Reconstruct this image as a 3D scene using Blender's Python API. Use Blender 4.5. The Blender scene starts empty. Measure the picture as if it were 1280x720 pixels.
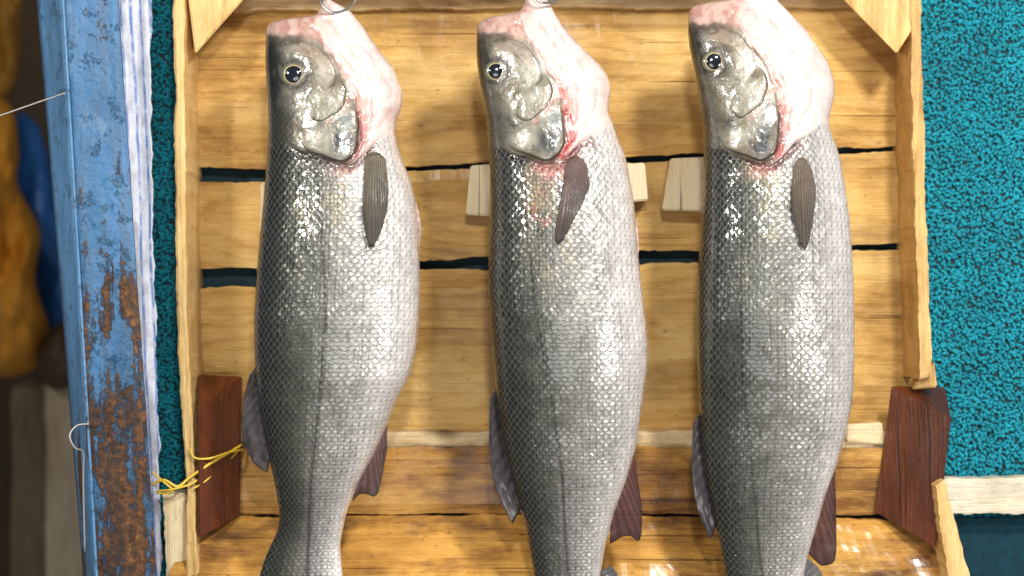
import bpy, bmesh, math, random
import numpy as np
from mathutils import Vector, Matrix
random.seed(4); rng=np.random.default_rng(7)
C=bpy.context.scene.collection
S=0.0007; D=1.5
def W(px,py,y=0.0):
    k=S*(D+y)/D
    return ((px-640)*k, y, (360-py)*k)
# ------------------------------------------------------------------ helpers
def empty(name,label,cat,loc=(0,0,0),group=None):
    o=bpy.data.objects.new(name,None); C.objects.link(o); o.location=loc; o.empty_display_size=.02
    o['label']=label; o['category']=cat
    if group: o['group']=group
    return o
def tag(o,label,cat,group=None):
    o['label']=label; o['category']=cat
    if group: o['group']=group
    return o
def rootloc(p):
    while p is not None and p.parent is not None: p=p.parent
    return Vector(p.location) if p is not None else Vector((0,0,0))
def link(name,me,mat,parent=None,smooth=True):
    me.materials.append(mat)
    if smooth: me.polygons.foreach_set('use_smooth',np.ones(len(me.polygons),bool))
    o=bpy.data.objects.new(name,me); C.objects.link(o)
    if parent is not None:
        me.transform(Matrix.Translation(-rootloc(parent)))
        o.parent=parent
    return o
def npmesh(name,v,f,mat,parent=None,col=None,sc=None,uv=None,smooth=True):
    me=bpy.data.meshes.new(name)
    v=np.asarray(v,dtype=np.float64)
    me.from_pydata(v.tolist(),[],f if isinstance(f,list) else f.tolist())
    if col is not None:
        a=me.attributes.new('col','FLOAT_COLOR','POINT')
        a.data.foreach_set('color',np.c_[col,np.ones(len(col))].astype(np.float32).ravel())
    if sc is not None:
        a=me.attributes.new('sc','FLOAT','POINT'); a.data.foreach_set('value',np.asarray(sc,np.float32))
    if uv is not None:
        a=me.attributes.new('suv','FLOAT_VECTOR','POINT')
        a.data.foreach_set('vector',np.c_[uv,np.zeros(len(uv))].astype(np.float32).ravel())
    me.update()
    return link(name,me,mat,parent,smooth)
def gridfaces(nr,nc,wrap=False):
    r=np.arange(nr-1)[:,None]; c=np.arange(nc if wrap else nc-1)[None,:]; c2=(c+1)%nc
    return np.stack([r*nc+c,r*nc+c2,(r+1)*nc+c2,(r+1)*nc+c],-1).reshape(-1,4)
def vnoise(x,y,seed=0):
    x=np.asarray(x,float)+seed*17.31; y=np.asarray(y,float)+seed*9.77
    xi=np.floor(x).astype(np.int64); yi=np.floor(y).astype(np.int64); fx=x-xi; fy=y-yi
    fx=fx*fx*(3-2*fx); fy=fy*fy*(3-2*fy)
    def h(a,b):
        n=np.sin(a*127.1+b*311.7+seed*3.1)*43758.5453
        return n-np.floor(n)
    return (h(xi,yi)*(1-fx)+h(xi+1,yi)*fx)*(1-fy)+(h(xi,yi+1)*(1-fx)+h(xi+1,yi+1)*fx)*fy
def fbm(x,y,seed=0,o=4):
    s=0;a=.5
    for i in range(o):
        s=s+a*vnoise(np.asarray(x)*2**i,np.asarray(y)*2**i,seed+i); a*=.5
    return s/(1-.5**o)
def sst(x,a,b):
    t=np.clip((x-a)/(b-a),0,1); return t*t*(3-2*t)
def pldist(X,Y,pts):
    d=np.full(np.shape(X),1e9)
    for (x0,y0),(x1,y1) in zip(pts[:-1],pts[1:]):
        dx,dy=x1-x0,y1-y0; t=np.clip(((X-x0)*dx+(Y-y0)*dy)/(dx*dx+dy*dy),0,1)
        d=np.minimum(d,np.hypot(X-x0-t*dx,Y-y0-t*dy))
    return d
def closed_smooth(poly,m):
    p=np.array(poly,float); n=len(p); out=[]
    for k in range(m):
        t=k/m*n; i=int(t); f=t-i
        p0,p1,p2,p3=p[(i-1)%n],p[i%n],p[(i+1)%n],p[(i+2)%n]
        out.append(.5*((2*p1)+(-p0+p2)*f+(2*p0-5*p1+4*p2-p3)*f*f+(-p0+3*p1-3*p2+p3)*f**3))
    return np.array(out)
def smoothline(pts,k=8):
    P=np.array(pts,float); Q=[]
    for i in range(len(P)-1):
        p0,p1,p2,p3=P[max(i-1,0)],P[i],P[i+1],P[min(i+2,len(P)-1)]
        for j in range(k):
            f=j/k; Q.append(tuple(.5*((2*p1)+(-p0+p2)*f+(2*p0-5*p1+4*p2-p3)*f*f+(-p0+3*p1-3*p2+p3)*f**3)))
    return Q+[tuple(P[-1])]
# ------------------------------------------------------------------ node helper
class NT:
    def __init__(s,name):
        s.m=bpy.data.materials.new(name); s.m.use_nodes=True; s.t=s.m.node_tree; s.t.nodes.clear()
        s.out=s.t.nodes.new('ShaderNodeOutputMaterial'); s.b=s.t.nodes.new('ShaderNodeBsdfPrincipled')
        s.t.links.new(s.b.outputs[0],s.out.inputs[0])
    def set(s,sock,v):
        if isinstance(v,bpy.types.NodeSocket): s.t.links.new(v,sock)
        else:
            if hasattr(sock.default_value,'__len__') and not hasattr(v,'__len__'): v=[v]*len(sock.default_value)
            if hasattr(v,'__len__') and len(sock.default_value)==4 and len(v)==3: v=tuple(v)+(1,)
            sock.default_value=v
    def n(s,typ,ins={},out=0,**pr):
        n=s.t.nodes.new('ShaderNode'+typ)
        for k,v in pr.items(): setattr(n,k,v)
        for k,v in ins.items(): s.set(n.inputs[k],v)
        return n.outputs[out]
    def math(s,op,a,b=0.0,c=None):
        ins={0:a,1:b}
        if c is not None: ins[2]=c
        return s.n('Math',ins,operation=op)
    def mix(s,f,a,b,mode='MIX'):
        n=s.t.nodes.new('ShaderNodeMix'); n.data_type='RGBA'; n.blend_type=mode
        s.set(n.inputs[0],f); s.set(n.inputs[6],a); s.set(n.inputs[7],b); return n.outputs[2]
    def ramp(s,f,stops):
        n=s.t.nodes.new('ShaderNodeValToRGB'); e=n.color_ramp.elements
        while len(e)<len(stops): e.new(.5)
        for i,(p,c) in enumerate(stops):
            e[i].position=p; e[i].color=(c,c,c,1) if not hasattr(c,'__len__') else (*c,1)
        s.set(n.inputs[0],f); return n.outputs[0]
    def map(s,vec,scale,loc=(0,0,0),rot=(0,0,0)):
        return s.n('Mapping',{0:vec,1:loc,2:rot,3:scale})
    def noise(s,vec,scale=5,detail=4,rough=.5,dist=0,out=0):
        return s.n('TexNoise',{'Vector':vec,'Scale':scale,'Detail':detail,'Roughness':rough,'Distortion':dist},out=out)
    def P(s,**k):
        for a,v in k.items(): s.set(s.b.inputs[a.replace('_',' ')],v)
    def bump(s,h,dist,strength=1.0,normal=None):
        i={'Height':h,'Distance':dist,'Strength':strength}
        if normal is not None: i['Normal']=normal
        o=s.n('Bump',i); s.set(s.b.inputs['Normal'],o); return o
def wood(name,light,mid,dark,axis='X',rough=.5,stain=.3,seed=0.0,coat=0.0,bandk=.11):
    t=NT(name); tc=t.n('TexCoord',out=3); rnd=t.n('ObjectInfo',out=5)
    off=t.n('CombineXYZ',{0:t.math('MULTIPLY_ADD',rnd,7.0,seed),1:t.math('MULTIPLY',rnd,3.0),2:t.math('MULTIPLY',rnd,5.3)})
    v=t.n('VectorMath',{0:tc,1:off},operation='ADD')
    if axis=='Z': v=t.n('Mapping',{0:v,2:(0,math.pi/2,0)})
    kv=t.map(v,(4.2,3,9)); wob=t.noise(t.map(v,(12,12,30)),1.0,2,out=1)
    kv=t.n('VectorMath',{0:kv,1:t.n('VectorMath',{0:wob,3:.14},operation='SCALE')},operation='ADD')
    kn=t.n('TexVoronoi',{'Vector':kv,'Scale':1.0,'Randomness':1.0},out=0)
    kmask=t.ramp(kn,[(0.07,1.0),(0.14,0.0)])
    halo=t.ramp(kn,[(0.0,1.0),(0.40,0.0)])
    warp=t.noise(t.map(v,(1.6,2,7)),1.2,3)
    sx=t.n('SeparateXYZ',{0:v},out=2)
    b=t.math('ADD',t.math('MULTIPLY',sx,60.0),t.math('MULTIPLY',warp,9.0))
    b=t.math('ADD',b,t.math('MULTIPLY',halo,2.2))
    b=t.math('ADD',b,t.math('MULTIPLY',t.noise(t.map(v,(9,9,60)),1.0,4),.9))
    fr=t.math('FRACT',b)
    band=t.ramp(fr,[(0.0,0.2),(0.55,0.6),(0.80,1.0),(1.0,0.2)])
    fib=t.noise(t.map(v,(9,60,620)),1.0,5,.7)
    blot=t.noise(t.map(v,(4,4,12)),1.0,6,.68)
    fine=t.noise(t.map(v,(70,70,190)),1.0,4,.75)
    f=t.math('ADD',t.math('MULTIPLY',band,bandk),t.math('ADD',t.math('MULTIPLY',fib,.28),t.math('MULTIPLY',blot,.86)))
    f=t.math('ADD',f,t.math('MULTIPLY',fine,.16)); f=t.math('SUBTRACT',f,.19)
    col=t.ramp(f,[(0.32,light),(0.52,mid),(0.73,dark)])
    st=t.ramp(t.noise(t.map(v,(6,6,18),(3.1,0,1.7)),1.0,7,.70),[(.48,0.0),(.66,1.0)])
    col=t.mix(t.math('MULTIPLY',st,stain),col,(dark[0]*.5,dark[1]*.38,dark[2]*.3))
    crack=t.ramp(t.noise(t.map(v,(4,5,360),(1,0,4)),1.0,2,.5),[(.27,1.0),(.32,0.0)])
    col=t.mix(t.math('MULTIPLY',crack,.65),col,(dark[0]*.3,dark[1]*.25,dark[2]*.2))
    spk=t.ramp(t.noise(t.map(v,(90,90,170)),1.0,3,.6),[(.66,0.0),(.72,1.0)])
    col=t.mix(t.math('MULTIPLY',spk,.4),col,(dark[0]*.4,dark[1]*.3,dark[2]*.3))
    col=t.mix(t.math('MULTIPLY',kmask,.88),col,(.05,.017,.005))
    t.P(Base_Color=col,Roughness=t.ramp(blot,[(.3,rough-.1),(.7,rough+.12)]),Coat_Weight=t.math('MULTIPLY',t.ramp(blot,[(.4,.4),(.6,1.0)]),coat),Coat_Roughness=.18)
    t.b.inputs['Specular IOR Level'].default_value=.35
    h=t.math('ADD',t.math('MULTIPLY',fib,1.2),t.math('ADD',t.math('MULTIPLY',band,.2),t.math('ADD',t.math('MULTIPLY',fine,.8),t.math('MULTIPLY',crack,-.8))))
    t.bump(h,.0018,.9); return t.m
W_slat=wood('crate_wood',(.90,.62,.24),(.72,.43,.125),(.34,.15,.03),'X',.5,.5,coat=.15)
W_side=wood('crate_side_wood',(.92,.68,.32),(.76,.50,.19),(.42,.22,.07),'Z',.5,.35,seed=2)
W_pale=wood('pale_wood',(.95,.84,.60),(.90,.74,.46),(.64,.42,.19),'Z',.55,.10,seed=4,bandk=.06)
W_palex=wood('pale_rail_wood',(.95,.82,.55),(.84,.64,.36),(.50,.30,.12),'X',.5,.3,seed=5)
W_dark=wood('wet_dark_wood',(.20,.048,.012),(.115,.026,.008),(.035,.009,.004),'Z',.28,.5,seed=6,coat=1.0,bandk=.05)
W_low=wood('wet_low_wood',(.74,.42,.11),(.50,.24,.05),(.14,.045,.009),'X',.36,.85,seed=3,coat=.4)
W_floor=wood('wet_floor_wood',(.90,.52,.12),(.60,.29,.05),(.13,.038,.008),'X',.26,.95,seed=9,coat=.8)
# ------------------------------------------------------------------ planks
def plank(name,A,B,yf,th,mat,parent=None,nx=140,ny=10,rag=1.6,seed=0):
    A=np.array(A,float);B=np.array(B,float)
    def res(P,n):
        d=np.r_[0,np.cumsum(np.hypot(*np.diff(P,axis=0).T))]; t=np.linspace(0,d[-1],n)
        return np.c_[np.interp(t,d,P[:,0]),np.interp(t,d,P[:,1])]
    a=res(A,nx);b=res(B,nx); ts=np.linspace(0,1,ny)
    L=np.linspace(0,1,nx)*np.hypot(*(A[-1]-A[0]))
    nrm=(b-a)/np.maximum(1e-6,np.hypot(*(b-a).T))[:,None]
    a=a+nrm*((fbm(L/45,L*0+3,seed)-.5)*3.4*rag+(vnoise(L/6,L*0,seed+5)-.5)*1.2*rag)[:,None]
    b=b+nrm*((fbm(L/45,L*0+8,seed+2)-.5)*3.4*rag+(vnoise(L/6,L*0,seed+7)-.5)*1.2*rag)[:,None]
    ya,ybb=(yf if hasattr(yf,'__len__') else (yf,yf))
    F=[];K=[]
    for j,t in enumerate(ts):
        p=a*(1-t)+b*t; y=ya*(1-t)+ybb*t
        edge=.0011 if j in(0,ny-1) else 0
        yy=y+edge+(fbm(L/60,L*0+t*3,seed+11)-.5)*.0028
        yy[0]+=.0009; yy[-1]+=.0009
        k=S*(D+y)/D
        x=(p[:,0]-640)*k; z=(360-p[:,1])*k
        F.append(np.c_[x,yy,z]); K.append(np.c_[x,np.full(nx,y+th),z])
    F=np.concatenate(F);K=np.concatenate(K); n=len(F)
    f1=gridfaces(ny,nx); f2=gridfaces(ny,nx)[:,::-1]+n
    rim=[];idx=np.arange(n).reshape(ny,nx)
    loop=np.r_[idx[0,:],idx[1:,-1],idx[-1,-2::-1],idx[-2:0:-1,0]]
    for i in range(len(loop)):
        p,q=loop[i],loop[(i+1)%len(loop)]; rim.append((q,p,p+n,q+n))
    o=npmesh(name,np.r_[F,K],np.r_[f1,f2,np.array(rim)],mat,parent,smooth=False)
    bm=bmesh.new(); bm.from_mesh(o.data); bmesh.ops.recalc_face_normals(bm,faces=bm.faces[:]); bm.to_mesh(o.data); bm.free()
    return o
def hull(name,pts,mat,parent=None,bev=.0012):
    bm=bmesh.new(); vs=[bm.verts.new(p) for p in pts]
    r=bmesh.ops.convex_hull(bm,input=vs)
    bmesh.ops.delete(bm,geom=[g for g in r['geom_interior'] if isinstance(g,bmesh.types.BMVert)],context='VERTS')
    bmesh.ops.dissolve_limit(bm,angle_limit=.03,verts=bm.verts[:],edges=bm.edges[:])
    if bev: bmesh.ops.bevel(bm,geom=bm.edges[:],offset=bev,segments=2,affect='EDGES',clamp_overlap=True)
    me=bpy.data.meshes.new(name); bm.to_mesh(me); bm.free()
    return link(name,me,mat,parent,False)
def box_px(name,quad,yf,th,mat,parent=None,bev=.0012):
    pts=[]
    for q in quad:
        w=W(q[0],q[1],yf); pts+= [w,(w[0],yf+th,w[2])]
    return hull(name,pts,mat,parent,bev)
def tube(name,pts,r,mat,parent=None,sides=8,sm=6):
    Q=[Vector(p) for p in smoothline([tuple(p) for p in pts],sm)]
    v=[];up=Vector((.3,.9,.1)).normalized()
    for i,q in enumerate(Q):
        t=(Q[min(i+1,len(Q)-1)]-Q[max(i-1,0)]).normalized(); a=t.cross(up).normalized(); b=t.cross(a)
        for k in range(sides):
            an=2*math.pi*k/sides; v.append(q+a*math.cos(an)*r+b*math.sin(an)*r)
    f=gridfaces(len(Q),sides,True).tolist()+[list(range(sides))[::-1],[len(v)-sides+k for k in range(sides)]]
    return npmesh(name,[tuple(x) for x in v],f,mat,parent)
# ------------------------------------------------------------------ materials
def fish_mat():
    t=NT('wet_fish_skin')
    col=t.n('Attribute',attribute_name='col',out=0); sc=t.n('Attribute',attribute_name='sc',out=2); uv=t.n('Attribute',attribute_name='suv',out=1)
    tc=t.n('TexCoord',out=3)
    nz=t.noise(uv,.5,2,out=1)
    w=t.n('VectorMath',{0:uv,1:t.n('VectorMath',{0:nz,3:.6},operation='SCALE')},operation='ADD')
    x=t.n('SeparateXYZ',{0:w},out=0); y=t.n('SeparateXYZ',{0:w},out=1)
    a=t.math('ADD',y,x); b=t.math('SUBTRACT',y,x)
    fa=t.math('FRACT',a); fb=t.math('FRACT',b)
    cell=t.n('CombineXYZ',{0:t.math('FLOOR',a),1:t.math('FLOOR',b),2:0.0})
    wn=t.n('TexWhiteNoise',{'Vector':cell},out=0); wn2=t.n('TexWhiteNoise',{'Vector':t.n('VectorMath',{0:cell,1:(7.3,2.1,5)},operation='ADD')},out=0)
    ra=t.math('POWER',fa,2.4); rb=t.math('POWER',fb,2.4)
    m=t.math('POWER',t.math('ADD',ra,rb),1/2.4)
    h=t.ramp(t.math('MINIMUM',m,1.0),[(0.0,0.05),(.25,.35),(.86,.95),(1.0,.70)])
    tilt=t.math('MULTIPLY',t.math('SUBTRACT',fa,fb),t.math('SUBTRACT',wn,.5))
    h2=t.math('ADD',h,t.math('MULTIPLY',tilt,.6))
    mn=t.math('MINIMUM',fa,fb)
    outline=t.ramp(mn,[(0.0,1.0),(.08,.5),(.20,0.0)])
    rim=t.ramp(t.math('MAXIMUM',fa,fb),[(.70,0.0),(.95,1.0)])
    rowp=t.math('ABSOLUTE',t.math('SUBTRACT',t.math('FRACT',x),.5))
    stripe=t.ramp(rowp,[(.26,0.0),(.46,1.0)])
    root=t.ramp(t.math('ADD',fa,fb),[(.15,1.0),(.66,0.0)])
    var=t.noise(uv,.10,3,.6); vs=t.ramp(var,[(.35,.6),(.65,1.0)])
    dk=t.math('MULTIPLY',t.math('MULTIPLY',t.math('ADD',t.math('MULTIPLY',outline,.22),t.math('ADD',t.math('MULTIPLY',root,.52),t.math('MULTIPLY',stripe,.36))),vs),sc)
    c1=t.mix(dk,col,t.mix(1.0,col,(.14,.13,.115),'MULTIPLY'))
    c2=t.mix(t.math('MULTIPLY',t.math('MULTIPLY',rim,.18),sc),c1,t.mix(.5,c1,(.90,.88,.82)))
    br=t.math('MULTIPLY_ADD',t.math('SUBTRACT',wn2,.5),t.math('MULTIPLY',sc,.26),1.0)
    c3=t.n('VectorMath',{0:c2,3:br},operation='SCALE')
    mot=t.noise(tc,160,4,.65); c3=t.mix(.4,c3,t.n('VectorMath',{0:c3,3:t.math('MULTIPLY_ADD',mot,1.4,.3)},operation='SCALE'))
    t.P(Base_Color=c3,Metallic=t.math('MULTIPLY_ADD',sc,.24,.12),
        Roughness=t.math('MULTIPLY_ADD',wn,.14,.24),Coat_Weight=.75,Coat_Roughness=.06)
    t.b.inputs['Specular IOR Level'].default_value=.5
    t.b.inputs['Subsurface Weight'].default_value=.03; t.b.inputs['Subsurface Scale'].default_value=.003
    fine=t.noise(tc,420,3,.6); med=t.noise(tc,110,3,.5)
    wr=t.math('MULTIPLY',t.math('SUBTRACT',1.0,sc),t.noise(t.map(tc,(1,1,.55),rot=(0,.5,0)),70,4,.6))
    b1=t.bump(t.math('MULTIPLY',h2,sc),.0010,.85)
    t.bump(t.math('ADD',t.math('MULTIPLY',wr,1.6),t.math('ADD',t.math('MULTIPLY',fine,.6),med)),.0007,.45,b1)
    cb=t.n('Bump',{'Height':t.math('ADD',t.math('MULTIPLY',wr,1.6),t.math('ADD',t.math('MULTIPLY',t.math('MULTIPLY',h2,sc),.8),t.math('MULTIPLY',med,.7))),'Distance':.0009,'Strength':.55})
    t.set(t.b.inputs['Coat Normal'],cb)
    return t.m
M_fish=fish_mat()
def simple(name,c,rough=.5,metal=0,coat=0,nscale=0,nd=.0005,var=.2):
    t=NT(name); tc=t.n('TexCoord',out=3)
    if nscale:
        n=t.noise(tc,nscale,5,.6); t.P(Base_Color=t.mix(n,tuple(x*(1-var) for x in c),tuple(min(1,x*(1+var)) for x in c))); t.bump(n,nd,.6)
    else: t.P(Base_Color=c)
    t.P(Roughness=rough,Metallic=metal,Coat_Weight=coat,Coat_Roughness=.08); return t.m
def fin_mat():
    t=NT('wet_fin'); col=t.n('Attribute',attribute_name='col',out=0); tc=t.n('TexCoord',out=3)
    n=t.noise(tc,180,4,.6); c=t.mix(n,t.mix(1.0,col,(.6,.6,.6),'MULTIPLY'),col)
    t.P(Base_Color=c,Roughness=.5,Coat_Weight=.15,Coat_Roughness=.15,Alpha=t.math('MULTIPLY_ADD',n,.3,.66)); t.bump(n,.0004,.4)
    t.b.inputs['Specular IOR Level'].default_value=.3
    return t.m
M_fin=fin_mat()
def eye_mat():
    t=NT('fish_eye'); col=t.n('Attribute',attribute_name='col',out=0)
    t.P(Base_Color=col,Roughness=.15,Coat_Weight=1.0,Coat_Roughness=.03,Metallic=.15); return t.m
M_eye=eye_mat(); M_pupil=simple('eye_pupil',(.006,.008,.014),.10,0,1.0)
M_steel=simple('hook_steel',(.55,.55,.56),.25,.9,0,300,.0002)
M_wire=simple('grey_wire',(.35,.33,.32),.4,.5)
M_yel=simple('yellow_twine',(.80,.55,.05),.45,0,.2,900,.0003)
# ------------------------------------------------------------------ fish
Tdef=[(-40,4),(-20,8),(0,12),(12,17),(25,24),(40,31),(70,40),(110,48),(160,52),(200,55),(300,62),(400,62),(470,57),(540,45),(600,35),(660,25),(720,17),(800,10),(860,6)]
class Fish: pass
def profile(pts,ys):
    p=np.array(pts,float); v=np.interp(ys,p[:,0],p[:,1])
    def sm(v,k):
        ker=np.hanning(k+2)[1:-1]; ker/=ker.sum(); return np.convolve(np.pad(v,k//2,mode='edge'),ker,'valid')
    a=sm(v,5); b=sm(v,33); w=sst(ys,45,110); return a*(1-w)+b*w
def make_fish(F):
    y0=F.L[0][0]; y1=F.yend
    ysd=np.arange(y0,y1+1,1.0)
    Ld=profile(F.L,ysd); Rd=profile(F.R,ysd); Td=profile(F.T,ysd)
    Rd=Rd+(fbm(ysd/14,0*ysd,F.seed+60)-.5)*4*(1-sst(ysd,150,190))*sst(ysd,20,40)
    F.ysd,F.Ld,F.Rd,F.Td=ysd,Ld,Rd,Td
    def depth(px,py):
        d=0*np.asarray(px,float)
        for _ in range(3):
            x=640+(px-640)*(D+d)/D; y=360+(py-360)*(D+d)/D
            L=np.interp(y,ysd,Ld);R=np.interp(y,ysd,Rd);T=np.interp(y,ysd,Td)
            s=np.clip((x-(L+R)/2)/((R-L)/2),-.995,.995); d=-T*S*(1-s*s)**.44-relief(px,py,F)*S*(1-s*s)**.75
        return d
    F.depth=depth
    root=empty('sea_bass',F.label,'fish',W((F.L[3][1]+F.R[3][1])/2,y0,0),'sea bass hanging in front of the crate')
    ys=np.r_[np.arange(y0,60,1.0),np.arange(60,230,1.35),np.arange(230,y1,2.6),y1]
    th=np.r_[np.linspace(0,math.pi,170,endpoint=False),np.linspace(math.pi,2*math.pi,46,endpoint=False)]
    L=np.interp(ys,ysd,Ld)[:,None];R=np.interp(ys,ysd,Rd)[:,None];T=np.interp(ys,ysd,Td)[:,None]
    c=np.cos(th)[None,:]; sn=np.sin(th)[None,:]
    X=(L+R)/2-(R-L)/2*c; Yp=ys[:,None]+0*X
    dep=-T*S*np.sign(sn)*np.abs(sn)**.88
    px=640+(X-640)*D/(D+dep); py=360+(Yp-360)*D/(D+dep)
    rel=relief(px,py,F)*np.clip(sn,0,1)**1.5
    dep=dep-rel*S
    V=np.stack([(X-640)*S,dep,(360-Yp)*S],-1).reshape(-1,3)
    u=np.clip((X-L)/(R-L),0,1)
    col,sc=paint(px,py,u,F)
    cell=np.interp((R-L),[60,120,200],[5.8,7.3,8.5])
    xs=X[:,:170]; ds=np.hypot(np.diff(xs,axis=1),np.diff(-T*S*np.abs(sn[:,:170])**.88/S,axis=1)); al=np.c_[np.zeros(len(ys)),np.cumsum(ds,1)]
    full=np.zeros_like(X); full[:,:170]=al; full[:,170:]=al[:,-1:]+ (X[:,169:170]-X[:,170:])*1.15
    su=(full-.42*al[:,-1:])/cell*.95
    svv=np.r_[0,np.cumsum(np.diff(ys)/((cell[1:,0]+cell[:-1,0])/2))][:,None]*.80+0*X
    nr,nc=X.shape
    f=gridfaces(nr,nc,True)[:,::-1].tolist()+[list(range(nc)),[ (nr-1)*nc+k for k in range(nc)][::-1]]
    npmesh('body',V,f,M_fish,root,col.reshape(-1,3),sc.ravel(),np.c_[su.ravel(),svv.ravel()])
    return root
GL=[(300,168),(345,176),(372,188),(400,197),(425,206),(440,207),(452,196),(468,180),(500,160),(540,150)]
BX=[(-40,372),(0,388),(30,396),(50,401),(70,414),(100,434),(130,446),(160,450),(200,449),(400,449)]
def hcoord(px,py,F):
    hy=py-F.dy*(1-sst(py,60,200)); hx=px-F.dx
    return hx,hy
L_max=smoothline([(345,60),(370,54),(395,60),(412,78),(420,98),(414,108)],4)
L_thr=smoothline([(390,32),(404,50),(418,70),(436,98),(446,122),(450,140)],4)
L_op=smoothline([(448,140),(452,165),(446,192),(430,205)],4)
L_f1=smoothline([(412,26),(434,52),(456,86),(468,118),(466,150),(458,172)],4)
L_f2=smoothline([(438,40),(466,76),(486,108),(488,134),(474,158)],4)
L_f3=smoothline([(426,62),(446,92),(456,120),(458,150)],4)
L_f4=smoothline([(424,20),(446,46),(474,82)],4)
CHK=[(384,72),(404,76),(424,94),(434,114),(430,132),(416,146),(398,152),(384,144),(378,128),(386,110),(390,92)]
def relief(px,py,F):
    hx,hy=hcoord(px,py,F)
    hx=hx+(vnoise(px/11,py/11,F.seed+30)-.5)*5; hy=hy+(vnoise(px/13,py/13,F.seed+31)-.5)*5
    r=0
    for ln,w,d in((L_thr,3,2.1),(L_op,3.0,2.0),(L_f1,4,2.6),(L_f2,3.5,1.9),(L_f3,3,1.3),(L_f4,3,1.2)):
        r=r-d*np.exp(-(pldist(hx,hy,ln)/w)**2)
    r=r-2.5*np.exp(-(np.hypot(hx-367,hy-93)/20)**4)
    r=r+5*np.exp(-(((hx-478)/20)**2+((hy-112)/34)**2))
    head=sst(205-hy,0,25); thr=sst(hx-425,0,30)
    r=r+head*(fbm(hx/24,hy/34,F.seed)-.5)*2.0+head*(fbm(hx/5,hy/7,F.seed+4)-.5)*.6+head*thr*(fbm((hx-.6*hy)/11,(hy+.3*hx)/34,F.seed+44)-.5)*4.0
    gl=np.interp(hx,[p[0] for p in GL],[p[1] for p in GL])
    r=r-3.2*np.exp(-((hy-gl-2)/4.5)**2)*sst(hx,352,380)
    body=1-head
    r=r+body*(fbm(px/60,py/90,F.seed+2)-.5)*5
    return r
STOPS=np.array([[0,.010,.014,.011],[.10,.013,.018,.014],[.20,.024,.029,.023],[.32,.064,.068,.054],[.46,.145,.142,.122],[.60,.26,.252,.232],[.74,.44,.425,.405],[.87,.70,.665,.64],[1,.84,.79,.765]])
def lerp3(c,t,w): return c*(1-w[...,None])+np.array(t)*w[...,None]
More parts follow.
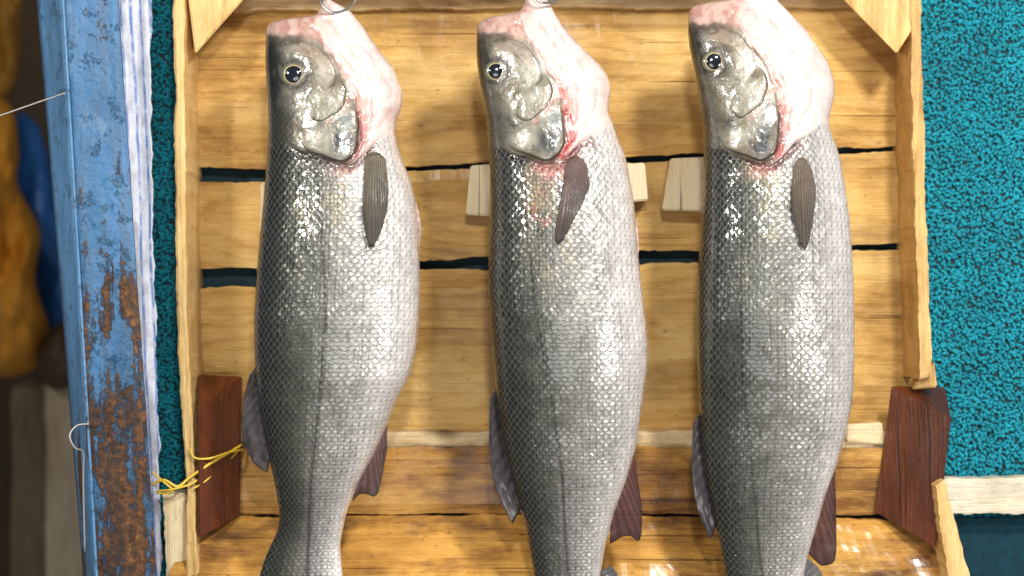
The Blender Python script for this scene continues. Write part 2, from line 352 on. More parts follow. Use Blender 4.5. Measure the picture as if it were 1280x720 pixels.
def paint(px,py,u,F):
    hx,hy=hcoord(px,py,F)
    n1=fbm(px/22,py/30,F.seed+1); n2=fbm(px/8,py/10,F.seed+3); n3=fbm(px/3,py/3,F.seed+9,2); n4=fbm(px/30,py/12,F.seed+14); n5=fbm(px/12,py/50,F.seed+17)
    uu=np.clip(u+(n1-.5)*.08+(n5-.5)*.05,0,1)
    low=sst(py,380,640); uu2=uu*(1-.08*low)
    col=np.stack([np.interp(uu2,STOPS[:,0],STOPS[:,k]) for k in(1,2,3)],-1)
    col=col*(.86+.28*n1[...,None])
    col=lerp3(col,(.32,.26,.14),.45*sst(n1,.48,.75)*sst(uu,.18,.34)*(1-sst(uu,.5,.75))*(1-sst(py,250,420)))
    col=lerp3(col,(.26,.235,.24),.3*low*sst(uu,.35,.5)*(1-sst(uu,.7,.9)))
    lx=np.interp(py,[p[1] for p in F.line],[p[0] for p in F.line])
    col=lerp3(col,(.012,.011,.010),.97*np.exp(-((px-lx)/2.3)**2)*sst(hy,195,215)*(.85+.15*np.sin(py*.7)))
    col=lerp3(col,(.80,.50,.48),.45*sst(n2,.45,.8)*sst(u,.94,1.0))
    hxw=hx+(vnoise(px/11,py/11,F.seed+30)-.5)*5; hyw=hy+(vnoise(px/13,py/13,F.seed+31)-.5)*5
    gl=np.interp(hx,[p[0] for p in GL],[p[1] for p in GL])+(n2-.5)*6
    H=sst(gl-hy,-2,2)
    bx=np.interp(hy,[p[0] for p in BX],[p[1] for p in BX])+(n2-.5)*10+(n4-.5)*8
    hc=np.zeros_like(col)+np.array((.23,.215,.165))
    hc=hc*(.70+.6*n4[...,None])*(.70+.6*n3[...,None])
    hc=lerp3(hc,(.13,.095,.05),.65*sst(n1,.48,.68))
    g=lambda cx,cy,sx,sy:np.exp(-(((hxw-cx)/sx)**2+((hyw-cy)/sy)**2))
    hc=lerp3(hc,(.56,.52,.44),.7*g(404,90,13,16))
    hc=lerp3(hc,(.46,.42,.34),.6*g(412,122,14,9))
    hc=lerp3(hc,(.46,.43,.36),.7*g(398,172,16,8))
    hc=lerp3(hc,(.18,.22,.25),.6*g(434,150,9,12))
    hc=lerp3(hc,(.012,.014,.017),np.clip(1.35*g(428,178,15,17),0,1)*(.5+.5*sst(n2,.3,.55)))
    hc=lerp3(hc,(.025,.024,.020),.9*g(386,156,14,9)*(.4+.6*sst(n2,.35,.55)))
    hc=lerp3(hc,(.09,.07,.045),.7*g(368,122,18,8))
    hc=lerp3(hc,(.012,.015,.012),1-sst(hx+(n2-.5)*14,342,366))
    hc=lerp3(hc,(.024,.026,.021),.9*(1-sst(hx+(n1-.5)*24,354,388))*sst(hy,112,150))
    spots=sst(n3,.62,.72)*(1-sst(hx,380,440)); hc=lerp3(hc,(.03,.028,.022),.5*spots)
    jaw=(1-sst(hy+(n2-.5)*12+(hx-335)*-.10,36,52))
    hc=lerp3(hc,(.56,.38,.32),jaw*.9)
    hc=lerp3(hc,(.36,.13,.11),jaw*.6*sst(n2,.48,.7))
    hc=lerp3(hc,(.06,.045,.035),.8*(1-sst(np.abs(hy-49+(n2-.5)*8),2,8))*(1-sst(hx,372,390)))
    thr=sst(hx-bx,-3,3)
    tc=np.zeros_like(col)+np.array((.68,.50,.45)); tc=lerp3(tc,(.78,.66,.62),sst(hx-bx+(n1-.5)*20,4,34))
    tc=lerp3(tc,(.70,.44,.40),.55*sst(n4*.5+n1*.5,.5,.68))
    tc=lerp3(tc,(.60,.20,.17),(.35+.65*F.red)*.8*sst(n1+n2*.4,.64,.82)*(1-sst(hx-bx,8,28))*sst(hy,80,115))
    for ln,a,w in((L_f1,.55,2.6),(L_f2,.4,2.4),(L_f3,.45,2.2),(L_f4,.35,2.0)):
        tc=lerp3(tc,(.60,.30,.26),a*np.exp(-(pldist(hxw,hyw,ln)/w)**2)*sst(n2,.3,.6))
    tc=lerp3(tc,(.62,.28,.25),.6*(1-sst(hy,14,40))*sst(n2,.4,.65)*(1-sst(hx-bx,14,36)))
    hc=hc*(1-thr[...,None])+tc*thr[...,None]
    for ln,w,c,a in((L_max,1.6,(.06,.04,.03),.7),(L_thr,2.2,(.42,.15,.13),.55),(L_op,3.0,(.09,.018,.018),.85)):
        hc=lerp3(hc,c,a*np.exp(-(pldist(hxw,hyw,ln)/w)**2)*(.45+.55*sst(n2,.3,.55)))
    hc=lerp3(hc,(.40,.10,.08),.7*(.2+.7*F.red)*np.exp(-(pldist(hxw,hyw,[(412,152),(426,138),(440,118),(450,110)])/4.0)**2)*sst(n2,.36,.6))
    hc=lerp3(hc,(.36,.035,.035),.95*F.red*np.exp(-(pldist(hxw,hyw,[(453,140),(458,172),(446,196)])/5.5)**2)*sst(n2,.3,.52))
    er=np.hypot(hx-F.ec[0],hy-F.ec[1])
    hc=lerp3(hc,(.015,.015,.013),.85*np.exp(-((er-F.eye[2])/3.2)**2))
    hc=lerp3(hc,(.05,.045,.037),.6*np.exp(-((er-F.eye[2]-5)/5)**2)*sst(n2,.4,.6))
    col=col*(1-H[...,None])+hc*H[...,None]
    slit=np.exp(-((hy-gl-1)/3.0)**2)*sst(hx,362,376)*(1-sst(hx,462,482)); col=lerp3(col,(.015,.006,.006),.97*slit)
    raw=np.exp(-((hy-gl-7)/(4+4.5*F.red))**2)*sst(hx,400,430)*(1-sst(hx,470,497)); col=lerp3(col,(.38,.045,.045),.85*raw*F.red*(.4+.6*sst(n1,.3,.6)))
    col=lerp3(col,(.58,.36,.32),.5*g(432,216,22,8))
    if F.wound:
        wx,wy=F.wound; col=lerp3(col,(.38,.12,.08),.65*np.exp(-(((px-wx)/15)**2+((py-wy)/24)**2))*sst(n2,.46,.66))
    sc=1-H; sc=np.maximum(sc,.35*(1-sst(hx,372,400))*sst(hy,105,150)); sc=np.maximum(sc,.12*H*(1-thr)*sst(hy,100,130)); sc=sc*(1-.35*sst(u,.72,1.0))
    return col,sc
def patch(name,poly,F,root,h,free=(0.5,0.85),mat=M_fish,m=120,n=26,tint=None,edge=.75):
    p=np.array(poly,float)+np.array([F.dx,0.0]); p[:,1]+=F.dy*(1-sst(p[:,1],60,200))
    b=closed_smooth(p,m); c=p.mean(0); s=np.linspace(0,1,n)**.75
    b=b+((vnoise(np.arange(m)/6.,0*np.arange(m),F.seed+40)-.5)*3.6)[:,None]*((b-c)/np.hypot(*(b-c).T)[:,None])
    P=c[None,None]+(b-c)[None]*s[:,None,None]; px,py=P[...,0],P[...,1]
    dirn=(b-c)/np.hypot(*(b-c).T)[:,None]; fr=sst(dirn@np.array(free),-.05,.6)[None]
    base=(.55+.45*s[:,None])*np.sqrt(np.clip(1-s**14,0,1))[:,None]; soft=(.55*(1-sst(s,.15,1.0)))[:,None]
    off=h*(base*fr+soft*(1-fr))-.9*(s>.999)[:,None]-.2
    d=F.depth(px,py)-off*S
    k=S*(D+d)/D; V=np.stack([(px-640)*k,d,(360-py)*k],-1)
    L=np.interp(py,F.ysd,F.Ld);R=np.interp(py,F.ysd,F.Rd)
    col,sc=paint(px,py,(px-L)/(R-L),F); sc=np.minimum(sc,.10)
    if tint is not None: col=lerp3(col,tint,.5*(.6+.4*vnoise(px/6,py/6,5)))
    col=lerp3(col,(.025,.014,.012),edge*(s>.93)[:,None]*fr)
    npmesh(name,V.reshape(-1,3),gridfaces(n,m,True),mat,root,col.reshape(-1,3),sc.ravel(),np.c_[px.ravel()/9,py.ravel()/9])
def fin(name,roots,tips,F,root,c0,c1,d0=0,d1=0,rays=14,surf=False,bow=0,seed=0,smooth=0.0,rc=.30):
    n=rays*6; m=24
    def res(P):
        P=np.array(P,float); P=np.array(smoothline(P,6)); d=np.r_[0,np.cumsum(np.hypot(*np.diff(P,axis=0).T))]; t=np.linspace(0,d[-1],n)
        return np.c_[np.interp(t,d,P[:,0]),np.interp(t,d,P[:,1])]
    a=res(roots);b=res(tips); q=np.linspace(0,1,n); ph=(q*rays)%1.0
    ridge=.5-.5*np.cos(2*np.pi*ph); rs=1-smooth
    ex=1-.03*(1-ridge)*rs-.05*vnoise(q*rays*.5,q*0,seed+3)
    t=np.linspace(0,1,m)[:,None]
    PX=a[:,0]+(b[:,0]-a[:,0])*t*ex; PY=a[:,1]+(b[:,1]-a[:,1])*t*ex
    if surf: dd=F.depth(PX,PY)-(d0+(d1-d0)*t**1.5)*S
    else: dd=(d0+(d1-d0)*t+bow*np.sin(np.pi*t))*S+0*PX
    dd=dd-(ridge-.5)*S*(.8-.4*t)*rs+ (fbm(q*2,t*2,seed,2)-.5)*(3 if surf else 6)*S*t
    k=S*(D+dd)/D; V=np.stack([(PX-640)*k,dd,(360-PY)*k],-1).reshape(-1,3)
    nn=fbm(q[None]*6,t*4,seed+7)
    mixv=np.clip(t*.9+(nn-.5)*1.0,0,1)[...,None]
    col=(np.array(c0)*(1-mixv)+np.array(c1)*mixv)*(1-rc*(1-ridge[None,:,None]))*(.65+.7*nn[...,None])
    o=npmesh(name,V,gridfaces(m,n),M_fin,root,col.reshape(-1,3))
    md=o.modifiers.new('s','SOLIDIFY'); md.thickness=.0004; md.offset=0
    return o
def eye(F,root,ex,ey,r):
    n,m=30,64; s=np.linspace(0,1,n)[:,None]; a=np.linspace(0,2*math.pi,m,endpoint=False)[None]
    px=ex+r*s*np.cos(a); py=ey+r*s*np.sin(a)*.96
    base=float(F.depth(np.array([ex]),np.array([ey]))[0])
    d=base+(2.5-5.5*np.sqrt(np.clip(1-s**2.2,0,1))+0*px)*S
    k=S*(D+d)/D; V=np.stack([(px-640)*k,d,(360-py)*k],-1).reshape(-1,3)
    rr=s*r+0*px; nz=fbm(a*2.2+0*rr,rr/3,F.seed,3)
    col=np.zeros(px.shape+(3,))+np.array((.02,.022,.028))
    def ring(r0,w,c,al):
        nonlocal col; col=lerp3(col,c,al*np.exp(-((rr/r-r0)/w)**2))
    ring(.84,.11,(.13,.13,.11),1.0); col=col*(.4+1.2*nz[...,None])
    ring(.70,.045,(.56,.48,.22),.9); ring(.93,.04,(.26,.23,.12),.5); ring(1.0,.05,(.01,.01,.01),.9)
    e=npmesh('eye',V,gridfaces(n,m,True),M_eye,root,col.reshape(-1,3))
    rp=r*.64; px=ex+rp*s*np.cos(a); py=ey+rp*s*np.sin(a)*.97
    d=base+(-1.6-2.4*np.sqrt(np.clip(1-s**2,0,1))+0*px)*S
    k=S*(D+d)/D; V=np.stack([(px-640)*k,d,(360-py)*k],-1).reshape(-1,3)
    npmesh('pupil',V,gridfaces(n,m,True),M_pupil,e)
GC=[(366,126),(385,112),(412,110),(434,120),(447,140),(450,165),(444,190),(427,203),(400,195),(380,186),(366,162)]
MX=[(352,60),(370,52),(392,55),(408,68),(419,88),(415,98),(404,90),(388,74),(366,66)]
fishes=[]
f=Fish(); f.seed=1; f.dx=0;f.dy=0;f.red=.35;f.wound=None;f.yend=800
f.label='leftmost hanging sea bass with the tail fin starting to flare and pale gill area'
f.L=[(0,405),(6,402),(14,399),(20,395),(24,372),(26,346),(30,336),(38,333),(70,332),(100,333),(130,335),(160,336),(200,334),(250,330),(300,325),(350,321),(400,318),(450,319),(500,323),(550,332),(600,343),(640,350),(662,348),(690,334),(720,324),(800,316)]
f.R=[(0,413),(6,424),(14,438),(20,443),(24,446),(30,451),(50,464),(80,488),(100,500),(120,505),(140,500),(160,492),(170,494),(200,503),(230,515),(260,521),(300,524),(350,525),(400,524),(440,520),(470,512),(500,496),(530,484),(560,472),(600,450),(640,433),(680,425),(720,428),(800,440)]
f.T=[p for p in Tdef if p[0]>=0 and p[0]<600]+[(600,33),(650,20),(690,11),(730,6),(800,3)]
f.line=[(392,180),(403,300),(407,400),(399,500),(389,600),(384,720)]; f.eye=(367,93,17)
fishes.append(f)
f=Fish(); f.seed=5; f.dx=257;f.dy=-3;f.red=1.0;f.wound=(676,262);f.yend=860
f.label='middle hanging sea bass with raw red gill slit and reddened flank'
f.L=[(-14,662),(-8,659),(0,657),(10,653),(16,648),(20,625),(24,606),(30,598),(38,596),(60,595),(80,596),(110,600),(150,608),(200,612),(250,613),(300,611),(350,610),(400,613),(450,617),(500,621),(550,628),(600,640),(650,655),(700,664),(760,675),(860,690)]
f.R=[(-14,668),(-8,678),(0,684),(10,690),(16,693),(20,695),(24,698),(30,702),(40,709),(60,727),(80,748),(95,762),(118,763),(140,760),(170,772),(200,783),(250,792),(300,796),(350,801),(400,807),(430,810),(470,808),(510,802),(560,795),(600,783),(640,768),(680,757),(720,750),(780,742),(860,740)]
f.T=Tdef; f.line=[(650,180),(660,300),(672,400),(690,500),(703,600),(712,760)]; f.eye=(620,89,15)
fishes.append(f)
f=Fish(); f.seed=9; f.dx=526;f.dy=-15;f.red=.6;f.wound=None;f.yend=860
f.label='rightmost hanging sea bass, nearest the right side board of the crate'
f.L=[(-30,930),(-20,925),(-6,919),(0,912),(3,890),(5,874),(9,865),(15,861),(40,860),(60,862),(80,866),(120,873),(160,879),(200,880),(250,878),(300,875),(350,872),(400,871),(450,872),(500,874),(550,876),(600,882),(650,893),(700,903),(760,915),(860,930)]
f.R=[(-30,938),(-20,950),(-6,966),(0,971),(3,974),(5,976),(9,980),(15,986),(40,1008),(60,1022),(80,1035),(100,1042),(130,1041),(150,1035),(170,1040),(200,1050),(240,1057),(300,1063),(350,1066),(400,1067),(450,1067),(500,1065),(540,1057),(580,1046),(620,1031),(660,1020),(700,1008),(760,998),(860,990)]
f.T=Tdef; f.line=[(922,180),(928,300),(926,400),(931,500),(941,600),(956,760)]; f.eye=(893,77,16)
fishes.append(f)
for f in fishes:
    f.ec=(f.eye[0]-f.dx, f.eye[1]-f.dy*(1-float(sst(f.eye[1],60,200))))
roots=[make_fish(f) for f in fishes]
PUR=(.030,.025,.030); P2=(.045,.034,.040); GR=(.10,.09,.08); PK=(.62,.40,.38)
for F,r in zip(fishes,roots):
    patch('gill_cover',GC,F,r,3.6); patch('cheek_plate',CHK,F,r,3.8,(.75,.65),edge=.55); patch('jaw_plate',MX,F,r,2.4,(.6,-.6),tint=(.42,.31,.25),edge=.5); eye(F,r,*F.eye)
F,r=fishes[0],roots[0]
fin('pectoral_fin',[(456,197),(463,191),(473,191),(482,199)],[(453,268),(456,292),(463,313),(474,296),(483,270),(486,240)],F,r,(.17,.135,.085),(.055,.043,.03),3,7,13,True,seed=1,smooth=.5,rc=.5)
fin('pelvic_fin',[(508,240),(512,300)],[(520,252),(527,285),(523,322)],F,r,PK,(.8,.62,.60),6,2,7,seed=2)
fin('dorsal_fin',[(328,448),(328,500),(340,560)],[(311,470),(303,505),(303,550),(316,580),(334,592)],F,r,PUR,P2,0,-4,9,seed=3,smooth=.4,rc=.5)
fin('anal_fin',[(484,520),(470,550),(450,585)],[(484,560),(477,600),(470,622),(452,618),(440,628)],F,r,(.24,.12,.11),(.06,.038,.042),0,6,8,seed=4,smooth=.4,rc=.5)
fin('tail_fin',[(322,735),(380,745),(432,735)],[(262,860),(320,880),(380,850),(440,880),(500,860)],F,r,GR,PUR,0,4,20,seed=5)
F,r=fishes[1],roots[1]
fin('pectoral_fin',[(708,201),(716,195),(726,197),(734,206)],[(696,276),(693,296),(698,308),(710,292),(724,264),(738,232)],F,r,(.17,.095,.075),(.055,.038,.032),3,7,13,True,seed=6,smooth=.5,rc=.5)
fin('pelvic_fin',[(782,240),(786,310)],[(793,262),(799,300),(798,342)],F,r,PK,(.85,.6,.58),6,2,7,seed=7)
fin('dorsal_fin',[(622,480),(632,560),(654,630)],[(612,500),(611,560),(618,610),(640,656)],F,r,PUR,P2,0,-4,9,seed=8,smooth=.4,rc=.5)
fin('anal_fin',[(792,570),(780,605),(764,640)],[(797,600),(803,640),(801,678),(784,670),(762,682)],F,r,(.18,.065,.055),(.055,.026,.032),0,6,8,seed=9,smooth=.4,rc=.5)
fin('tail_fin',[(688,840),(715,850),(742,840)],[(640,960),(715,930),(800,960)],F,r,GR,PUR,0,4,20,seed=10)
fin('finlet',[(740,716),(748,750)],[(757,712),(766,708),(776,722),(778,740)],F,r,(.08,.08,.085),(.14,.14,.15),0,0,6,seed=15)
F,r=fishes[2],roots[2]
fin('pectoral_fin',[(992,206),(999,197),(1007,199),(1014,210)],[(989,256),(996,290),(1006,316),(1013,296),(1019,262),(1020,232)],F,r,(.20,.145,.10),(.06,.045,.036),3,7,13,True,seed=11,smooth=.5,rc=.5)
fin('pelvic_fin',[(1048,235),(1052,300)],[(1058,252),(1064,280),(1063,318)],F,r,PK,(.85,.6,.58),6,2,7,seed=12)
fin('dorsal_fin',[(878,510),(884,580),(898,650)],[(866,530),(864,590),(872,640),(888,676)],F,r,PUR,P2,0,-4,9,seed=13,smooth=.4,rc=.5)
fin('anal_fin',[(1044,585),(1030,620),(1012,665)],[(1044,610),(1046,660),(1044,700),(1026,708),(1008,690)],F,r,(.18,.07,.06),(.055,.028,.036),0,6,8,seed=14,smooth=.4,rc=.5)
fin('tail_fin',[(928,840),(958,850),(992,840)],[(880,960),(958,930),(1040,960)],F,r,GR,PUR,0,4,20,seed=16)
fin('finlet',[(996,716),(1000,750)],[(1004,704),(1010,697),(1026,712),(1034,738)],F,r,(.12,.12,.12),(.22,.22,.23),0,0,6,seed=17)
for i,(x,y,lb) in enumerate(((408,6,'steel wire hook through the jaw of the leftmost sea bass'),(672,-6,'steel wire hook through the jaw of the middle sea bass'),(938,-22,'steel wire hook through the jaw of the rightmost sea bass'))):
    o=tube('meat_hook',[W(x-8,y-90,-.0),W(x-12,y-40,-.004),W(x-10,y-12,-.016),W(x+2,y+8,-.02),W(x+20,y+8,-.012),W(x+34,y-2,-.004),W(x+40,y-16,0)],.0012,M_steel)
    tag(o,lb,'hook','hooks holding up the sea bass')
# ------------------------------------------------------------------ upright crate
cr=empty('wooden_crate','large pale slatted wooden crate standing on edge behind the three fish','crate',W(690,556,.1))
YB=.125
plank('back_slat',[(236,12),(500,10),(800,8),(1140,8)],[(236,207),(330,211),(420,205),(520,207),(620,202),(760,198),(860,192),(960,190),(1140,182)],YB,.007,W_slat,cr,seed=1)
plank('back_slat',[(236,229),(330,227),(420,217),(600,211),(700,205),(800,203),(1000,194),(1145,187)],[(236,337),(330,335),(420,330),(560,325),(620,321),(700,316),(860,313),(1145,305)],YB+.001,.007,W_slat,cr,seed=2)
plank('back_slat',[(236,362),(290,358),(330,360),(380,350),(430,346),(560,336),(640,339),(800,332),(900,325),(1000,316),(1150,311)],[(236,538),(500,540),(800,542),(1150,540)],YB,.007,W_slat,cr,seed=3)
plank('side_board',[(217,-60),(218,200),(221,420),(232,600),(236,800)],[(230,-60),(231,200),(234,420),(244,600),(250,800)],.055,.082,W_side,cr,ny=6,seed=4)
plank('side_board',[(1137,-60),(1141,150),(1148,350),(1151,474)],[(1150,-60),(1154,150),(1161,350),(1164,470)],.055,.082,W_side,cr,ny=6,seed=5)
plank('top_board',[(215,-30),(1160,-30)],[(215,-18),(1160,-18)],.055,.078,W_palex,cr,ny=6,seed=6)
plank('top_rail',[(240,-22),(1140,-22)],[(240,13),(700,9),(1140,9)],.112,.012,W_palex,cr,ny=6,seed=16)
plank('bottom_rail',[(240,540),(700,539),(1108,540)],[(240,560),(700,560),(1106,560)],.098,.03,W_palex,cr,ny=6,seed=7)
box_px('rail_end',[(1058,531),(1103,528),(1106,556),(1058,552)],.092,.012,W_palex,cr)
hull('corner_block',[W(232,-30,.058),W(330,-30,.062),W(244,68,.058),W(246,-30,.12),W(312,-30,.12),W(246,60,.12)],W_side,cr,.0015)
hull('corner_block',[W(1030,-30,.062),W(1150,-30,.058),W(1149,24,.058),W(1121,67,.058),W(1052,-2,.062),W(1125,-30,.12),W(1048,-20,.12),W(1108,56,.12)],W_side,cr,.0015)
hull('corner_block',[W(1140,486,.07),W(1168,452,.06),W(1172,484,.06),W(1135,490,.12),W(1150,452,.12)],W_side,cr,.001)
box_px('spacer_block',[(588,207),(614,205),(614,270),(582,268)],.098,.024,W_pale,cr)
box_px('spacer_block',[(770,206),(806,203),(810,250),(770,254)],.098,.024,W_pale,cr)
box_px('spacer_block',[(838,198),(885,196),(885,264),(828,262)],.094,.028,W_pale,cr)
box_px('spacer_block',[(326,228),(350,226),(350,290),(324,290)],.1,.022,W_pale,cr)
# lower crate
lc=empty('wooden_crate','low wet wooden crate with dark reddish corner posts under the fish tails','crate',W(690,760,.05))
plank('back_board',[(262,560),(700,558),(1112,560)],[(262,643),(700,642),(1112,644)],.086,.008,W_low,lc,ny=8,seed=8)
plank('floor_slat',[(240,646),(700,644),(1175,650)],[(205,735),(700,738),(1215,740)],(.084,.048),.007,W_floor,lc,ny=12,seed=9,rag=1.5)
plank('floor_slat',[(205,741),(700,744),(1215,746)],[(180,860),(700,860),(1240,860)],(.047,.004),.007,W_floor,lc,ny=12,seed=10)
hull('corner_post',[W(247,467,.09),W(304,470,.09),W(249,512,.045),W(301,645,.082),W(248,674,.052),W(240,650,.082)],W_dark,lc,.0012)
hull('corner_post',[W(1113,482,.09),W(1181,483,.09),W(1189,522,.04),W(1092,640,.082),W(1170,686,.045),W(1170,640,.082)],W_dark,lc,.0012)
plank('side_board',[(203,618),(208,720),(212,860)],[(231,616),(236,720),(244,860)],.062,.03,W_pale,lc,ny=6,seed=11)
plank('side_board',[(1170,608),(1184,720),(1196,860)],[(1180,600),(1212,720),(1240,860)],.03,.05,W_side,lc,ny=6,seed=12)
# yellow twine
tw=tube('twine',[W(190,606,.05),W(205,600,.045),W(222,608,.045),W(238,596,.05),W(262,580,.055),W(286,566,.07),W(302,556,.082)],.0013,M_yel); tag(tw,'yellow twine tied around the left side board beside the dark post','twine')
for pts in ([W(196,614,.05),W(214,612,.044),W(236,606,.047),W(246,600,.05)],[W(238,560,.05),W(243,572,.05),W(262,573,.05),W(284,566,.06),W(304,562,.08)],[W(243,610,.05),W(258,600,.055),W(280,580,.07),W(296,566,.08)],[W(190,590,.05),W(204,602,.045),W(216,614,.045),W(196,617,.05)]):
    tube('loose_strand',pts,.0010,M_yel,tw)
# ------------------------------------------------------------------ teal carpet wall
def teal(name,shaded=False):
    t=NT(name); tc=t.n('TexCoord',out=3); n=t.noise(tc,500,3,.6); a=t.n('Attribute',attribute_name='col',out=0)
    if shaded: t.P(Base_Color=t.mix(n,(0,.012,.018),(.0,.04,.055)))  # backing colour darkened so gaps between slats and tufts read as shadow
    else: t.P(Base_Color=t.mix(.2,a,t.mix(n,(0,.18,.25),(.01,.52,.64))))
    t.P(Roughness=.7); t.bump(n,.001,.5); return t.m
M_td=teal('teal_backing_shaded',True); M_tl=teal('teal_pile')
yw=.150
w0=W(150,-400,yw); w1=W(1700,1100,yw)
wall=hull('wall',[(w0[0],yw,w0[2]),(w1[0],yw,w0[2]),(w0[0],yw,w1[2]),(w1[0],yw,w1[2]),(w0[0],yw+.03,w0[2]),(w1[0],yw+.03,w0[2]),(w0[0],yw+.03,w1[2]),(w1[0],yw+.03,w1[2])],M_td,None,0)
wall['kind']='structure'
def tufts():
    V=[];Fc=[];Cl=[]; base=0
    zones=[((152,235),(-60,780)),((1135,1400),(-60,780))]
    sp=4.2
    for (xa,xb),(ya,yb) in zones:
        nx=int((xb-xa)/sp); ny=int((yb-ya)/sp)
        for j in range(ny):
            for i in range(nx):
                px=xa+(i+rng.uniform(-.1,1.1))*sp; py=ya+(j+rng.uniform(-.1,1.1))*sp
                x,_,z=W(px,py,yw); an=rng.uniform(0,6.283); l=rng.uniform(5.0,9.5)*S; h=rng.uniform(3.5,8.0)*S; r=rng.uniform(1.3,2.1)*S
                dx,dz=math.cos(an),math.sin(an); nx_,nz_=-dz,dx; bend=rng.uniform(-1,1)*l*.7
                cc=rng.uniform(.6,1.08)*(.8+.4*float(vnoise(px/30,py/30,3))); c=(0.004*cc,.29*cc,.385*cc*(.95+.1*rng.random()))
                for k in range(6):
                    t=k/5; q=t-.5; ox=dx*q*l+nx_*bend*(4*q*q); oz=dz*q*l+nz_*bend*(4*q*q); oy=-h*(1-4*q*q)-.3*S
                    for s_,o_ in((-1,0),(0,-1),(1,0)):
                        V.append((x+ox+nx_*s_*r,yw+oy+o_*r*1.1,z+oz+nz_*s_*r)); Cl.append(c)
                for k in range(5):
                    b=base+k*3
                    Fc.append((b,b+3,b+4,b+1)); Fc.append((b+1,b+4,b+5,b+2))
                base+=18
    o=npmesh('carpet_pile',V,Fc,M_tl,wall,np.array(Cl)); o['kind']='stuff'; return o
tufts()
o=plank('wooden_plank',[(1150,600),(1400,594)],[(1150,643),(1400,640)],.10,.02,wood('worn_plank_wood',(.95,.90,.76),(.88,.79,.60),(.50,.38,.20),'X',.55,.45,seed=12,bandk=.04),None,ny=8,seed=14); tag(o,'pale off-white worn plank fixed across the teal wall at lower right','plank')
o=plank('lower_panel',[(1150,648),(1400,646)],[(1150,900),(1400,900)],.128,.01,simple('dark_teal_shade',(.001,.035,.055),.95,0,0,120,.002,.8),None,ny=8,seed=15); tag(o,'dark teal sheet painted as shade below the pale plank at lower right','board')  # dark sheet stands in for the shadow under the plank
# ------------------------------------------------------------------ woven sheet
def sack():
    t=NT('woven_sack'); tc=t.n('TexCoord',out=3); x=t.n('SeparateXYZ',{0:tc},out=0); z=t.n('SeparateXYZ',{0:tc},out=2)
    n=t.noise(tc,90,4,.6); lo=t.noise(t.map(tc,(20,20,8)),1.0,3,.5)
    st=t.math('FRACT',t.math('ADD',t.math('MULTIPLY',t.math('ADD',x,t.math('MULTIPLY',z,.045)),120.0),t.math('MULTIPLY',lo,.5)))
    f=t.math('MULTIPLY',t.ramp(st,[(.48,0.0),(.55,1.0),(.76,1.0),(.83,0.0)]),t.ramp(t.noise(t.map(tc,(110,110,60)),1.0,4,.7),[(.38,.2),(.50,.9)]))
    c=t.mix(f,(.64,.66,.74),(.07,.17,.50)); c=t.mix(t.ramp(n,[(.50,0.0),(.64,.6)]),c,(.42,.40,.46))
    g=t.n('TexChecker',{'Vector':tc,'Scale':520.0},out=1)
    t.P(Base_Color=t.mix(t.math('MULTIPLY',g,.2),c,(.25,.3,.45)),Roughness=.4); t.bump(t.math('ADD',t.math('MULTIPLY',g,.5),n),.0005,.5); return t.m
ny,nx=300,30
yy=np.linspace(-80,760,ny)[:,None]; q=np.linspace(0,1,nx)[None]
xl=125+yy*.03; xr=187+yy*.020+(fbm(yy/40,0*yy,3)-.5)*8+(vnoise(yy/7,0*yy,8)-.5)*2; px=xl+(xr-xl)*q; py=yy+0*px
dd=.075+(fbm(px/24,py/110,31,2)-.5)*.014+(fbm(px/9,py/22,33,2)-.5)*.003
k=S*(D+dd)/D
o=npmesh('woven_sheet',np.stack([(px-640)*k,dd,(360-py)*k],-1).reshape(-1,3),gridfaces(ny,nx),sack())
md=o.modifiers.new('s','SOLIDIFY'); md.thickness=.001
tag(o,'white and blue woven plastic sheet hanging between the blue post and the crate','sheet')
